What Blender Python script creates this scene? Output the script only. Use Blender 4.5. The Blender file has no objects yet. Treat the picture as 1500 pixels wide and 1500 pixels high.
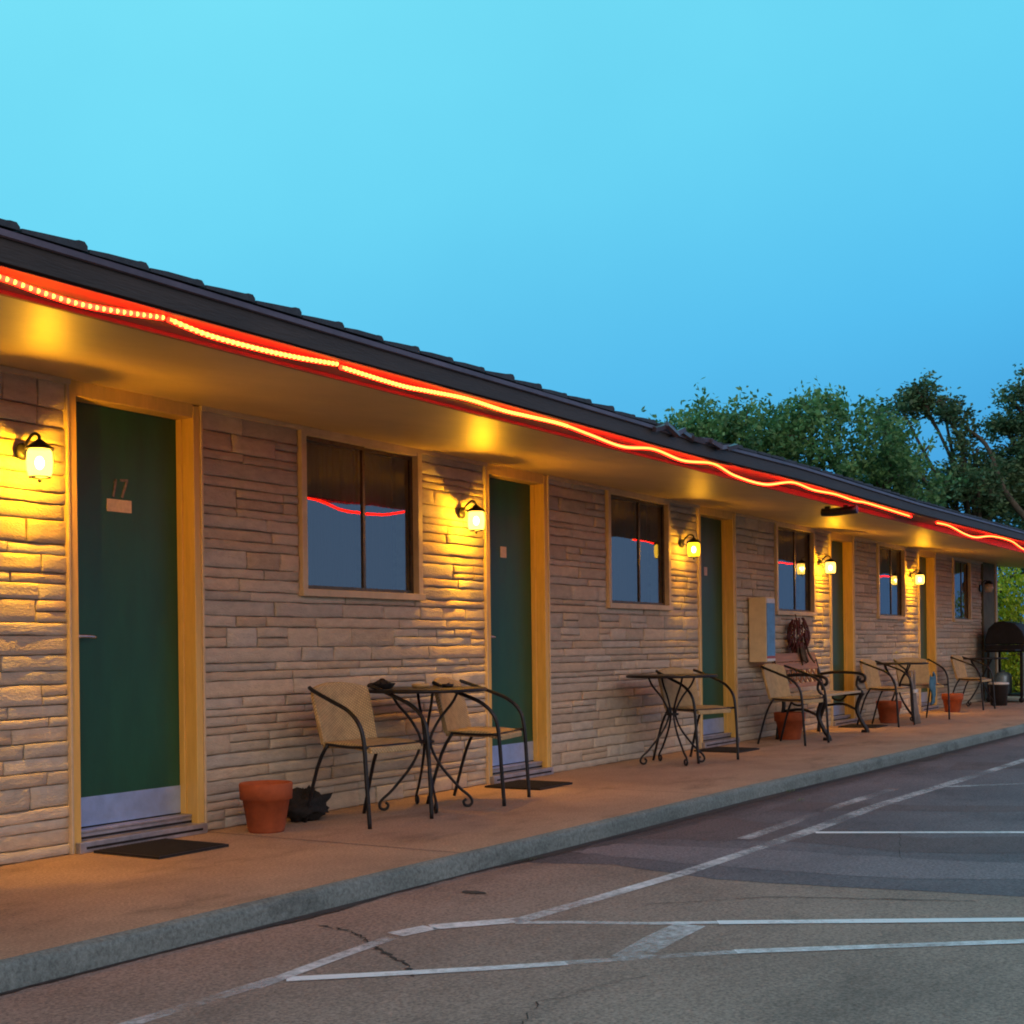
import bpy, bmesh, math, random
from mathutils import Vector, Matrix, noise
R = math.radians
scene = bpy.context.scene
# ------------------------------------------------------------------ camera
cam_d = bpy.data.cameras.new('camera'); cam = bpy.data.objects.new('camera', cam_d)
scene.collection.objects.link(cam); scene.camera = cam
cam_d.sensor_width = 36; cam_d.lens = 48.0; cam_d.clip_start = .05; cam_d.clip_end = 3000
cam_d.shift_y = 199/1500
YAW = R(31.799)
fwd = Vector((math.cos(YAW), math.sin(YAW), 0)); up = Vector((0, 0, 1)); right = fwd.cross(up)
ROLL = .012
up2 = up*math.cos(ROLL) + right*math.sin(ROLL); right2 = fwd.cross(up2)
cam.matrix_world = Matrix(((right2.x, up2.x, -fwd.x, 0), (right2.y, up2.y, -fwd.y, -5.13), (right2.z, up2.z, -fwd.z, .94), (0, 0, 0, 1)))
# ------------------------------------------------------------------ world: dusk sky
w = bpy.data.worlds.new('World'); scene.world = w; w.use_nodes = True
nt = w.node_tree; nt.nodes.clear()
def N(t, typ, **kw):
    n = t.nodes.new(typ)
    for k, v in kw.items(): setattr(n, k, v)
    return n
def mathn(t, op, a, b=None, c=None, clamp=False):
    n = N(t, 'ShaderNodeMath', operation=op, use_clamp=clamp)
    for i, v in enumerate((a, b, c)):
        if v is None: continue
        if isinstance(v, (int, float)): n.inputs[i].default_value = v
        else: t.links.new(v, n.inputs[i])
    return n.outputs[0]
def ramp(t, fac, stops, interp='LINEAR'):
    n = N(t, 'ShaderNodeValToRGB'); n.color_ramp.interpolation = interp
    e = n.color_ramp.elements
    while len(e) < len(stops): e.new(.5)
    for i, (p, c) in enumerate(stops):
        e[i].position = p; e[i].color = (*c, 1) if len(c) == 3 else c
    t.links.new(fac, n.inputs[0]); return n.outputs[0]
def mixc(t, fac, a, b, mode='MIX'):
    n = N(t, 'ShaderNodeMix', data_type='RGBA', blend_type=mode)
    for i, v in ((0, fac), (6, a), (7, b)):
        if isinstance(v, (int, float)): n.inputs[i].default_value = v
        elif isinstance(v, tuple): n.inputs[i].default_value = (*v, 1) if len(v) == 3 else v
        else: t.links.new(v, n.inputs[i])
    return n.outputs[2]
tc = N(nt, 'ShaderNodeTexCoord'); sp = N(nt, 'ShaderNodeSeparateXYZ'); nt.links.new(tc.outputs['Generated'], sp.inputs[0])
dx, dy, dz = sp.outputs
t1 = mathn(nt, 'ADD', mathn(nt, 'MULTIPLY', dy, .25), dz)
blue = ramp(nt, t1, [(0.0, (.03, .20, .55)), (.16, (.032, .33, .75)), (.30, (.08, .53, .91)), (.45, (.14, .70, .96)), (.62, (.19, .80, .98))])
# afterglow behind and to the left of the viewer
t2 = mathn(nt, 'ADD', mathn(nt, 'MULTIPLY', dx, -.65), mathn(nt, 'MULTIPLY', dy, -.76))
nz_ = N(nt, 'ShaderNodeTexNoise'); nz_.inputs['Scale'].default_value = 3.5; nz_.inputs['Detail'].default_value = 6; nt.links.new(tc.outputs['Generated'], nz_.inputs[0])
blue = mixc(nt, 1., blue, ramp(nt, nz_.outputs[0], [(.3, (.93, .95, .97)), (.7, (1.05, 1.03, 1.02))]), 'MULTIPLY')
glow = ramp(nt, t2, [(0.05, (0, 0, 0)), (.75, (1, 1, 1))], 'EASE')
warm = ramp(nt, dz, [(0.0, (.80, .60, .50)), (.35, (.68, .62, .60)), (.9, (.44, .46, .58))])
haze_ = ramp(nt, mathn(nt, 'MULTIPLY', dy, -1), [(.1, (0, 0, 0)), (.5, (1, 1, 1))])
blue = mixc(nt, haze_, blue, (.26, .46, .80))
sky = mixc(nt, glow, blue, warm)
ST = N(nt, 'ShaderNodeTexSky', sky_type='NISHITA'); ST.sun_disc = False; ST.sun_elevation = R(4); ST.sun_rotation = R(215)
addn = mixc(nt, .012, sky, ST.outputs[0], 'ADD')
bg = N(nt, 'ShaderNodeBackground'); nt.links.new(addn, bg.inputs[0]); bg.inputs[1].default_value = .93
wo = N(nt, 'ShaderNodeOutputWorld'); nt.links.new(bg.outputs[0], wo.inputs[0])
# ------------------------------------------------------------------ soft afterglow sun
sd = bpy.data.lights.new('sun', 'SUN'); sd.energy = .42; sd.angle = R(28); sd.color = (1, .90, .80)
so = bpy.data.objects.new('sun', sd); scene.collection.objects.link(so)
so.rotation_euler = Vector((.62, .66, -.43)).to_track_quat('-Z', 'Y').to_euler()
scene.view_settings.view_transform = 'Standard'; scene.view_settings.look = 'None'
scene.view_settings.exposure = 0; scene.view_settings.gamma = 1
scene.cycles.max_bounces = 6; scene.cycles.diffuse_bounces = 3; scene.cycles.glossy_bounces = 3
scene.cycles.transmission_bounces = 4; scene.cycles.transparent_max_bounces = 12
scene.cycles.sample_clamp_indirect = 4; scene.cycles.use_denoising = True
scene.cycles.caustics_reflective = False; scene.cycles.caustics_refractive = False
scene.cycles.filter_width = 1.9
rnd = random.Random(7)

# ------------------------------------------------------------------ materials
MAT = {}
def mat(name, col, rough=.6, var=0., scale=6., bump=0., bscale=60., metal=0., col2=None, spec=.5, attr=None, stretch=(1, 1, 1), detail=6):
    m = bpy.data.materials.new(name); m.use_nodes = True; t = m.node_tree
    b = t.nodes['Principled BSDF']; b.inputs['Roughness'].default_value = rough; b.inputs['Metallic'].default_value = metal
    b.inputs['Specular IOR Level'].default_value = spec
    tc = N(t, 'ShaderNodeTexCoord'); mp = N(t, 'ShaderNodeMapping'); t.links.new(tc.outputs['Object'], mp.inputs[0]); mp.inputs['Scale'].default_value = stretch
    c = tuple(col)
    out = None
    if var or col2:
        n = N(t, 'ShaderNodeTexNoise'); n.inputs['Scale'].default_value = scale; n.inputs['Detail'].default_value = detail; n.inputs['Roughness'].default_value = .65
        t.links.new(mp.outputs[0], n.inputs['Vector'])
        c2 = col2 or tuple(x*(1-var) for x in c); c1 = c if col2 else tuple(min(1, x*(1+var)) for x in c)
        out = ramp(t, n.outputs[0], [(.32, c2), (.68, c1)])
    if attr:
        a = N(t, 'ShaderNodeAttribute', attribute_name=attr)
        out = mixc(t, 1., out if out else c, a.outputs['Color'], 'MULTIPLY')
    if out: t.links.new(out, b.inputs['Base Color'])
    else: b.inputs['Base Color'].default_value = (*c, 1)
    if bump:
        n = N(t, 'ShaderNodeTexNoise'); n.inputs['Scale'].default_value = bscale; n.inputs['Detail'].default_value = 5
        t.links.new(mp.outputs[0], n.inputs['Vector'])
        bp = N(t, 'ShaderNodeBump'); bp.inputs['Strength'].default_value = 1; bp.inputs['Distance'].default_value = bump
        t.links.new(n.outputs[0], bp.inputs['Height']); t.links.new(bp.outputs[0], b.inputs['Normal'])
    MAT[name] = m; return m
def emit(name, col, s, nodes=None):
    m = bpy.data.materials.new(name); m.use_nodes = True; t = m.node_tree
    b = t.nodes['Principled BSDF']; b.inputs['Base Color'].default_value = (.8, .5, .2, 1)
    b.inputs['Emission Color'].default_value = (*col, 1); b.inputs['Emission Strength'].default_value = s
    MAT[name] = m; return m
mat('stone', (.60, .53, .43), .9, col2=(.46, .40, .325), scale=11, bump=.006, bscale=55, attr='Col', stretch=(1, 1, 2.2))
mat('mortar', (.44, .36, .29), .95, .25, 20, .003, 80)
mat('soffit_paint', (.60, .44, .20), .43, .10, 2.2, .0015, 9, spec=.6)
mat('cream_paint', (.70, .46, .13), .45, .10, 8, .0008, 60, stretch=(4, 4, .6))
mat('trim_paint', (.56, .45, .30), .5, .14, 9, .001, 60, stretch=(1, 1, 1))
mat('fascia_paint', (.046, .032, .025), .55, .3, 5, .002, 40, stretch=(.4, 1, 3))
mat('fascia_lower', (.40, .11, .07), .6, .15, 8, .001, 40)
mat('drip_metal', (.12, .085, .105), .42, .4, 7, .001, 50, metal=.4, stretch=(.5, 1, 1))
mat('roof_tile', (.035, .040, .055), .7, .35, 14, .004, 50)
mat('door_green', (.008, .078, .040), .42, .18, 3, .0006, 90, stretch=(2, 2, .5))
mat('kick_metal', (.40, .55, .88), .34, .12, 12, .0006, 70, metal=.55)
mat('sill_metal', (.42, .40, .44), .38, .25, 12, .0008, 50, metal=.6)
mat('dark_rubber', (.012, .010, .012), .8, .4, 30, .003, 150)
mat('bronze', (.11, .085, .055), .4, .3, 20, metal=.6)
mat('black_iron', (.018, .018, .022), .42, .4, 25, .0006, 120, metal=.5)
mat('chair_tube', (.022, .024, .030), .35, .3, 25, .0003, 90, metal=.5)
mat('terracotta', (.36, .085, .030), .8, .22, 10, .001, 70)
mat('soil', (.03, .02, .015), .95, .4, 30, .01, 50)
mat('white_plate', (.62, .48, .38), .5, .15, 40)
mat('digit', (.20, .16, .13), .5, .3, 60)
mat('chrome', (.55, .55, .6), .25, metal=.9)
mat('box_cream', (.62, .53, .36), .5, .12, 10)
mat('panel_blue', (.10, .27, .50), .35, .25, 7)
mat('panel_white', (.7, .7, .72), .5, .1, 20)
mat('panel_red', (.42, .09, .08), .5, .2, 30)
mat('chili', (.10, .018, .015), .5, .5, 20, .003, 60)
mat('husk', (.10, .07, .045), .8, .4, 20, .003, 60)
mat('bench_wood', (.36, .17, .09), .6, .25, 8, .002, 50, stretch=(.5, 5, 5))
mat('bench_slat', (.45, .36, .24), .6, .25, 8, .002, 50, stretch=(.5, 5, 5))
mat('grill_black', (.010, .011, .016), .6, .4, 9, .0006, 60, spec=.25)
mat('grill_steel', (.22, .33, .42), .4, .25, 6, .001, 40, metal=.35)
mat('black_plastic', (.012, .012, .014), .45, .3, 9, .001, 40)
mat('white_plastic', (.62, .62, .6), .45, .1, 9)
mat('black_cloth', (.012, .011, .012), .95, .4, 18, .006, 60)
mat('blue_cloth', (.06, .17, .26), .9, .3, 18, .003, 60)
mat('grey_wood', (.22, .20, .20), .8, .3, 10, .002, 60)
mat('post_olive', (.10, .095, .06), .7, .3, 6, .003, 30)
mat('glass_dish', (.55, .38, .18), .3, .1, 9)
mat('curtain', (.045, .07, .12), .9, .25, 6, .01, 8, stretch=(9, 1, .4))
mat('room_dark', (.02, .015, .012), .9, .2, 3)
mat('table_tile', (.20, .15, .12), .4, .4, 14, .0008, 60)
mat('bark', (.10, .075, .055), .9, .35, 8, .02, 14, stretch=(3, 3, .6))
# wicker
def wicker():
    m = mat('wicker', (.62, .46, .24), .62, .18, 20)
    t = m.node_tree; b = t.nodes['Principled BSDF']
    tc = N(t, 'ShaderNodeTexCoord')
    w1 = N(t, 'ShaderNodeTexWave', bands_direction='X'); w1.inputs['Scale'].default_value = 26
    w2 = N(t, 'ShaderNodeTexWave', bands_direction='DIAGONAL'); w2.inputs['Scale'].default_value = 30
    for n in (w1, w2): t.links.new(tc.outputs['Object'], n.inputs[0]); n.inputs['Distortion'].default_value = .6
    mul = mathn(t, 'MULTIPLY', w1.outputs['Fac'], w2.outputs['Fac'])
    lk = b.inputs['Base Color'].links[0].from_socket
    t.links.new(mixc(t, 1., lk, ramp(t, mul, [(.1, (.62, .58, .52)), (.6, (1.15, 1.15, 1.15))]), 'MULTIPLY'), b.inputs['Base Color'])
    bp = N(t, 'ShaderNodeBump'); bp.inputs['Distance'].default_value = .004; t.links.new(mul, bp.inputs['Height']); t.links.new(bp.outputs[0], b.inputs['Normal'])
wicker()
# ground materials
def ground_mat(name, base, base2, grit, speck, rough=.85, bump=.003, stain=None, curb=False):
    m = bpy.data.materials.new(name); m.use_nodes = True; t = m.node_tree; b = t.nodes['Principled BSDF']; b.inputs['Roughness'].default_value = rough
    tc = N(t, 'ShaderNodeTexCoord')
    def nz(sc, det=6, rg=.6, st=(1, 1, 1)):
        mp = N(t, 'ShaderNodeMapping'); mp.inputs['Scale'].default_value = st; t.links.new(tc.outputs['Object'], mp.inputs[0])
        n = N(t, 'ShaderNodeTexNoise'); n.inputs['Scale'].default_value = sc; n.inputs['Detail'].default_value = det; n.inputs['Roughness'].default_value = rg
        t.links.new(mp.outputs[0], n.inputs['Vector']); return n.outputs[0]
    c = ramp(t, nz(1.1, 8, .7), [(.35, base2), (.65, base)])
    g = ramp(t, nz(grit, 3, .8), [(.30, (1-speck,)*3), (.70, (1+speck,)*3)])
    c = mixc(t, 1., c, g, 'MULTIPLY')
    if stain:
        s = ramp(t, nz(stain[0], 9, .72, (.55, 1.3, 1)), [(.53, (1, 1, 1)), (.68, (stain[1],)*3)])
        c = mixc(t, 1., c, s, 'MULTIPLY')
    if curb:   # grit and dirt that has washed up against the kerb
        s = N(t, 'ShaderNodeSeparateXYZ'); t.links.new(tc.outputs['Object'], s.inputs[0])
        e = mathn(t, 'ADD', mathn(t, 'MULTIPLY', s.outputs[0], .019), s.outputs[1])      # follows the kerb line
        e = mathn(t, 'ADD', e, mathn(t, 'MULTIPLY', nz(5, 6, .7), .22))
        f = ramp(t, mathn(t, 'MULTIPLY_ADD', e, 5.0, 8.55), [(.15, (1, 1, 1)), (.75, (.42, .38, .40))])
        xx = ramp(t, mathn(t, 'MULTIPLY_ADD', s.outputs[0], .4, -1.7), [(0, (0, 0, 0)), (1, (1, 1, 1))])
        c = mixc(t, xx, c, mixc(t, 1., c, f, 'MULTIPLY'))
    t.links.new(c, b.inputs['Base Color'])
    bp = N(t, 'ShaderNodeBump'); bp.inputs['Distance'].default_value = bump; t.links.new(nz(120, 4, .8), bp.inputs['Height']); t.links.new(bp.outputs[0], b.inputs['Normal'])
    MAT[name] = m
ground_mat('lot_concrete', (.345, .222, .178), (.255, .162, .13), 75, .55, stain=(2.1, .72), curb=True)
ground_mat('lot_asphalt', (.165, .128, .142), (.105, .083, .097), 70, .65, stain=(1.4, .62), curb=True)
ground_mat('seal_dark', (.14, .095, .10), (.10, .07, .078), 70, .6, stain=(2.4, .7))
ground_mat('seal_pale', (.23, .175, .19), (.17, .13, .145), 70, .6, stain=(2.4, .8))
ground_mat('walk_concrete', (.46, .31, .21), (.33, .215, .15), 80, .42, stain=(1.6, .55), bump=.004)
ground_mat('kerb_concrete', (.23, .26, .25), (.14, .17, .165), 60, .40, stain=(3, .45), bump=.006)
ground_mat('earth', (.11, .09, .06), (.07, .06, .04), 40, .3)
def line_mat():
    m = bpy.data.materials.new('line_paint'); m.use_nodes = True; t = m.node_tree; b = t.nodes['Principled BSDF']; b.inputs['Roughness'].default_value = .7
    tc = N(t, 'ShaderNodeTexCoord'); n = N(t, 'ShaderNodeTexNoise'); n.inputs['Scale'].default_value = 22; n.inputs['Detail'].default_value = 10; n.inputs['Roughness'].default_value = .8
    n2 = N(t, 'ShaderNodeTexNoise'); n2.inputs['Scale'].default_value = 1.6; n2.inputs['Detail'].default_value = 3
    t.links.new(tc.outputs['Object'], n.inputs[0]); t.links.new(tc.outputs['Object'], n2.inputs[0])
    s = mathn(t, 'ADD', mathn(t, 'MULTIPLY', n.outputs[0], .6), mathn(t, 'MULTIPLY', n2.outputs[0], .6))
    a = N(t, 'ShaderNodeAttribute', attribute_name='Wear')
    s = mathn(t, 'SUBTRACT', s, a.outputs['Fac'])
    al = ramp(t, s, [(.42, (0, 0, 0)), (.72, (1, 1, 1))])
    b.inputs['Base Color'].default_value = (.85, .76, .78, 1)
    t.links.new(al, b.inputs['Alpha']); MAT['line_paint'] = m
line_mat()
def crack_mat():
    mat('crack', (.05, .036, .032), .95, .4, 30)
crack_mat()
# leaves: light and dark leaf colours per clump
def leaf(name, a, b_, c):
    m = bpy.data.materials.new(name); m.use_nodes = True; t = m.node_tree; b = t.nodes['Principled BSDF']; b.inputs['Roughness'].default_value = .55
    at = N(t, 'ShaderNodeAttribute', attribute_name='Tint')
    t.links.new(ramp(t, at.outputs['Fac'], [(0, a), (.5, b_), (1, c)]), b.inputs['Base Color'])
    tr = N(t, 'ShaderNodeBsdfTranslucent'); t.links.new(ramp(t, at.outputs['Fac'], [(0, a), (.5, b_), (1, c)]), tr.inputs[0])
    mx = N(t, 'ShaderNodeMixShader'); mx.inputs[0].default_value = .3
    o = t.nodes['Material Output']; t.links.new(b.outputs[0], mx.inputs[1]); t.links.new(tr.outputs[0], mx.inputs[2]); t.links.new(mx.outputs[0], o.inputs[0])
    MAT[name] = m
leaf('leaf_broad', (.045, .11, .04), (.13, .27, .09), (.24, .42, .15))
leaf('leaf_pine', (.04, .085, .04), (.095, .165, .075), (.18, .28, .12))
leaf('leaf_shrub', (.12, .20, .008), (.38, .46, .015), (.72, .72, .05))
# glass pane: clear glass over the curtain, reflecting the lot
def pane_mat():
    m = bpy.data.materials.new('pane_glass'); m.use_nodes = True; t = m.node_tree
    for n in list(t.nodes):
        if n.type != 'OUTPUT_MATERIAL': t.nodes.remove(n)
    o = [n for n in t.nodes if n.type == 'OUTPUT_MATERIAL'][0]
    tr = N(t, 'ShaderNodeBsdfTransparent'); tr.inputs[0].default_value = (.75, .78, .8, 1)
    gl = N(t, 'ShaderNodeBsdfGlossy'); gl.inputs['Roughness'].default_value = .015
    fr = N(t, 'ShaderNodeFresnel'); fr.inputs[0].default_value = 2.6
    tc = N(t, 'ShaderNodeTexCoord'); n = N(t, 'ShaderNodeTexNoise'); n.inputs['Scale'].default_value = 1.3; n.inputs['Detail'].default_value = 1
    t.links.new(tc.outputs['Object'], n.inputs[0])
    bp = N(t, 'ShaderNodeBump'); bp.inputs['Distance'].default_value = .007; t.links.new(n.outputs[0], bp.inputs['Height'])
    t.links.new(bp.outputs[0], gl.inputs['Normal'])
    mx = N(t, 'ShaderNodeMixShader'); t.links.new(fr.outputs[0], mx.inputs[0]); t.links.new(tr.outputs[0], mx.inputs[1]); t.links.new(gl.outputs[0], mx.inputs[2])
    t.links.new(mx.outputs[0], o.inputs[0]); MAT['pane_glass'] = m
pane_mat()
def lamp_glass(name, s, col):
    m = bpy.data.materials.new(name); m.use_nodes = True; t = m.node_tree
    for n in list(t.nodes):
        if n.type != 'OUTPUT_MATERIAL': t.nodes.remove(n)
    o = [n for n in t.nodes if n.type == 'OUTPUT_MATERIAL'][0]
    tr = N(t, 'ShaderNodeBsdfTransparent'); tr.inputs[0].default_value = (1, .95, .8, 1)
    e = N(t, 'ShaderNodeEmission'); e.inputs[0].default_value = (*col, 1); e.inputs[1].default_value = s
    mx = N(t, 'ShaderNodeMixShader'); mx.inputs[0].default_value = .5
    t.links.new(tr.outputs[0], mx.inputs[1]); t.links.new(e.outputs[0], mx.inputs[2]); t.links.new(mx.outputs[0], o.inputs[0]); MAT[name] = m
lamp_glass('lantern_glass', 7, (1, .61, .09))
lamp_glass('lantern_glass_yellow', 4.6, (1, .55, .015))
emit('bulb_glow', (1, .75, .35), 30)
emit('rope_red', (1, .008, .003), 11.0)
emit('rope_bead', (1, .48, .06), 4.5)
emit('rope_core', (1, .36, .05), 3.2)
mat('clear_pane', (.5, .45, .35), .25, .1)

# ------------------------------------------------------------------ mesh helpers
class MB:
    def __init__(s): s.v = []; s.f = []; s.sm = []; s.attrs = {}
    def face(s, idx, smooth=False): s.f.append(tuple(idx)); s.sm.append(smooth)
    def box(s, x0, x1, y0, y1, z0, z1, M=None):
        b = len(s.v)
        for z in (z0, z1):
            for x, y in ((x0, y0), (x1, y0), (x1, y1), (x0, y1)):
                p = Vector((x, y, z)); s.v.append(M @ p if M else p)
        for q in ((0, 3, 2, 1), (4, 5, 6, 7), (0, 1, 5, 4), (1, 2, 6, 5), (2, 3, 7, 6), (3, 0, 4, 7)): s.face([b+i for i in q])
        return s
    def prism(s, pts, z0, z1):     # outline in XY
        b = len(s.v); n = len(pts)
        for z in (z0, z1):
            for x, y in pts: s.v.append(Vector((x, y, z)))
        s.face([b+i for i in reversed(range(n))]); s.face([b+n+i for i in range(n)])
        for i in range(n): j = (i+1) % n; s.face((b+i, b+j, b+n+j, b+n+i))
        return s
    def extrude(s, pts, x0, x1):    # outline in YZ swept along X
        b = len(s.v); n = len(pts)
        for x in (x0, x1):
            for y, z in pts: s.v.append(Vector((x, y, z)))
        s.face([b+i for i in reversed(range(n))]); s.face([b+n+i for i in range(n)])
        for i in range(n): j = (i+1) % n; s.face((b+i, b+j, b+n+j, b+n+i))
        return s
    def lathe(s, prof, n=24, M=None, smooth=True):
        b = len(s.v); k = len(prof)
        for r, z in prof:
            for i in range(n):
                a = 2*math.pi*i/n; p = Vector((r*math.cos(a), r*math.sin(a), z)); s.v.append(M @ p if M else p)
        for j in range(k-1):
            for i in range(n):
                i2 = (i+1) % n; s.face((b+j*n+i, b+j*n+i2, b+(j+1)*n+i2, b+(j+1)*n+i), smooth)
        s.face([b+i for i in reversed(range(n))]); s.face([b+(k-1)*n+i for i in range(n)])
        return s
    def tube(s, pts, r, n=8, sub=4, caps=True):
        P = [Vector(p) for p in pts]
        if sub > 1 and len(P) > 2:
            Q = []
            for i in range(len(P)-1):
                p0 = P[max(i-1, 0)]; p1 = P[i]; p2 = P[i+1]; p3 = P[min(i+2, len(P)-1)]
                for k in range(sub):
                    u = k/sub
                    Q.append(.5*((2*p1)+(p2-p0)*u+(2*p0-5*p1+4*p2-p3)*u*u+(3*p1-p0-3*p2+p3)*u**3))
            Q.append(P[-1]); P = Q
        rr = r if callable(r) else (lambda u: r)
        b = len(s.v); m = len(P)
        T = (P[1]-P[0]).normalized(); ref = Vector((0, 0, 1)) if abs(T.z) < .9 else Vector((1, 0, 0))
        U = T.cross(ref).normalized()
        for i, p in enumerate(P):
            T = (P[min(i+1, m-1)]-P[max(i-1, 0)]).normalized()
            U = (U - T*U.dot(T)).normalized(); V = T.cross(U)
            for k in range(n):
                a = 2*math.pi*k/n; s.v.append(p+(U*math.cos(a)+V*math.sin(a))*rr(i/(m-1)))
        for i in range(m-1):
            for k in range(n):
                k2 = (k+1) % n; s.face((b+i*n+k, b+i*n+k2, b+(i+1)*n+k2, b+(i+1)*n+k), True)
        if caps: s.face([b+k for k in reversed(range(n))]); s.face([b+(m-1)*n+k for k in range(n)])
        return s
    def ball(s, c, r, sx=1, sy=1, sz=1, n=10, m=7):
        c = Vector(c)
        prof = []
        b = len(s.v)
        for j in range(1, m):
            th = math.pi*j/m
            for i in range(n):
                a = 2*math.pi*i/n; s.v.append(c+Vector((r*sx*math.sin(th)*math.cos(a), r*sy*math.sin(th)*math.sin(a), -r*sz*math.cos(th))))
        for j in range(m-2):
            for i in range(n):
                i2 = (i+1) % n; s.face((b+j*n+i, b+j*n+i2, b+(j+1)*n+i2, b+(j+1)*n+i), True)
        s.v.append(c-Vector((0, 0, r*sz))); s.v.append(c+Vector((0, 0, r*sz)))
        for i in range(n):
            i2 = (i+1) % n; s.face((b+i2, b+i, len(s.v)-2), True); s.face((b+(m-2)*n+i, b+(m-2)*n+i2, len(s.v)-1), True)
        return s
    def build(s, name, material, parent=None, bevel=0, loc=None):
        me = bpy.data.meshes.new(name); me.from_pydata([tuple(v) for v in s.v], [], s.f)
        me.polygons.foreach_set('use_smooth', s.sm)
        for an, (typ, vals) in s.attrs.items():
            a = me.attributes.new(an, typ, 'FACE' if an in ('Col', 'Tint', 'Wear') else 'POINT')
            if typ == 'FLOAT_COLOR': a.data.foreach_set('color', [x for c in vals for x in c])
            else: a.data.foreach_set('value', vals)
        me.materials.append(MAT[material]); me.update()
        o = bpy.data.objects.new(name, me); scene.collection.objects.link(o)
        if parent: o.parent = parent
        if loc: o.location = loc
        if bevel:
            md = o.modifiers.new('bevel', 'BEVEL'); md.width = bevel; md.segments = 2; md.limit_method = 'ANGLE'; md.angle_limit = R(40)
        return o
def empty(name, loc=(0, 0, 0), rz=0, label=None, cat=None, group=None):
    o = bpy.data.objects.new(name, None); o.empty_display_size = .1; scene.collection.objects.link(o)
    o.location = loc; o.rotation_euler = (0, 0, rz)
    tag(o, label, cat, group); return o
def tag(o, label=None, cat=None, group=None, kind=None):
    if label: o['label'] = label
    if cat: o['category'] = cat
    if group: o['group'] = group
    if kind: o['kind'] = kind
    return o
def copy_tree(o, parent=None):
    c = o.copy(); scene.collection.objects.link(c)
    if parent: c.parent = parent
    for ch in list(o.children): copy_tree(ch, c)
    return c

# ------------------------------------------------------------------ ground, lot, walkway, kerb
ZR = -.09
kerb = [(-4, -1.55), (0, -1.58), (2.7, -1.62), (6.2, -1.675), (8.6, -1.69), (11.3, -1.78), (16.1, -1.90), (20, -2.0), (26, -2.15)]
g = MB(); g.v = [Vector((-900, -900, ZR-.03)), Vector((900, -900, ZR-.03)), Vector((900, 900, ZR-.03)), Vector((-900, 900, ZR-.03))]; g.face((0, 1, 2, 3))
tag(g.build('ground', 'earth'), kind='structure')
g = MB(); xs = [-12, 45]; g.v = [Vector((-12, -40, ZR)), Vector((60, -40, ZR)), Vector((60, -1.2, ZR)), Vector((-12, -1.2, ZR))]; g.face((0, 1, 2, 3))
tag(g.build('parking_lot', 'lot_concrete'), kind='structure')
def sheet(name, pts, z, material, kind='structure'):
    g = MB(); g.v = [Vector((x, y, z)) for x, y in pts]; g.face(range(len(pts)))
    return tag(g.build(name, material), kind=kind)
def wob(pts, n=8, amp=.03, seed=0):
    out = []; r = random.Random(seed)
    for i in range(len(pts)):
        a = Vector((*pts[i], 0)); b = Vector((*pts[(i+1) % len(pts)], 0))
        k = n if (b-a).length < 6 else n*3
        for j in range(k):
            p = a.lerp(b, j/k); q = noise.noise(Vector((p.x*1.3+seed, p.y*1.3, 0)))*amp*2
            out.append((p.x+q+r.uniform(-.3, .3)*amp, p.y+q*.5+r.uniform(-.3, .3)*amp))
    return out
sheet('asphalt_road', wob([(5.62, -1.3), (5.60, -1.8), (5.75, -2.1), (5.58, -2.7), (5.78, -3.95), (6.6, -7), (8.5, -12), (40, -12), (40, -1.3)], 10, .035, 3), ZR+.0012, 'lot_asphalt')
sheet('road_patch', wob([(5.95, -1.78), (5.9, -2.1), (5.93, -3.0), (6.2, -4.0), (7.3, -7), (8.2, -7), (6.75, -4.0), (6.45, -3.0), (6.5, -2.4), (6.35, -1.85)], 10, .06, 5), ZR+.0022, 'seal_pale')
sheet('road_seal', wob([(6.55, -1.85), (6.75, -2.4), (6.75, -3.2), (7.5, -4.8), (8.2, -4.8), (7.25, -3.2), (7.3, -2.5), (7.6, -1.9)], 10, .07, 8), ZR+.0022, 'seal_dark')
sheet('road_seal', wob([(8.0, -2.0), (8.3, -2.6), (8.7, -3.6), (9.1, -3.6), (8.65, -2.6), (8.6, -2.0)], 10, .05, 11), ZR+.0022, 'seal_dark')
sheet('road_seal', wob([(11.2, -2.3), (11.8, -3.0), (12.6, -4.4), (13.1, -4.3), (12.3, -3.0), (12.0, -2.2)], 10, .05, 13), ZR+.0022, 'seal_dark')
# walkway slab (top) and kerb face as one stepped edge
g = MB()
pts = [(x, y+.045) for x, y in kerb] + [(26, .9), (-4, .9)]
g.prism(pts, -.3, 0.0)
tag(g.build('walkway_path', 'walk_concrete'), kind='structure')
g = MB()
prof = [(0.045, -.003), (.02, -.004), (.006, -.012), (0, -.03), (-.006, -.10)]
rows = []
nk = 300
def kerb_y(x):
    for (a, b), (c, d) in zip(kerb, kerb[1:]):
        if x <= c: return b+(d-b)*(x-a)/(c-a)
    return kerb[-1][1]
for i in range(nk+1):
    x = -4+30*i/nk; y = kerb_y(x)
    row = []
    for j, (py, pz) in enumerate(prof):
        q = noise.noise(Vector((x*2.5, j*.7, 0)))*.007 + noise.noise(Vector((x*9, j, 4)))*.004
        row.append(len(g.v)); g.v.append(Vector((x, y+py-(q if j > 0 else 0), pz+(q*.5 if 0 < j < 3 else 0)+.004*(j == 0))))
    rows.append(row)
for a, b in zip(rows, rows[1:]):
    for j in range(len(prof)-1): g.face((a[j], a[j+1], b[j+1], b[j]), True)
tag(g.build('kerb', 'kerb_concrete'), kind='structure')
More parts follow.
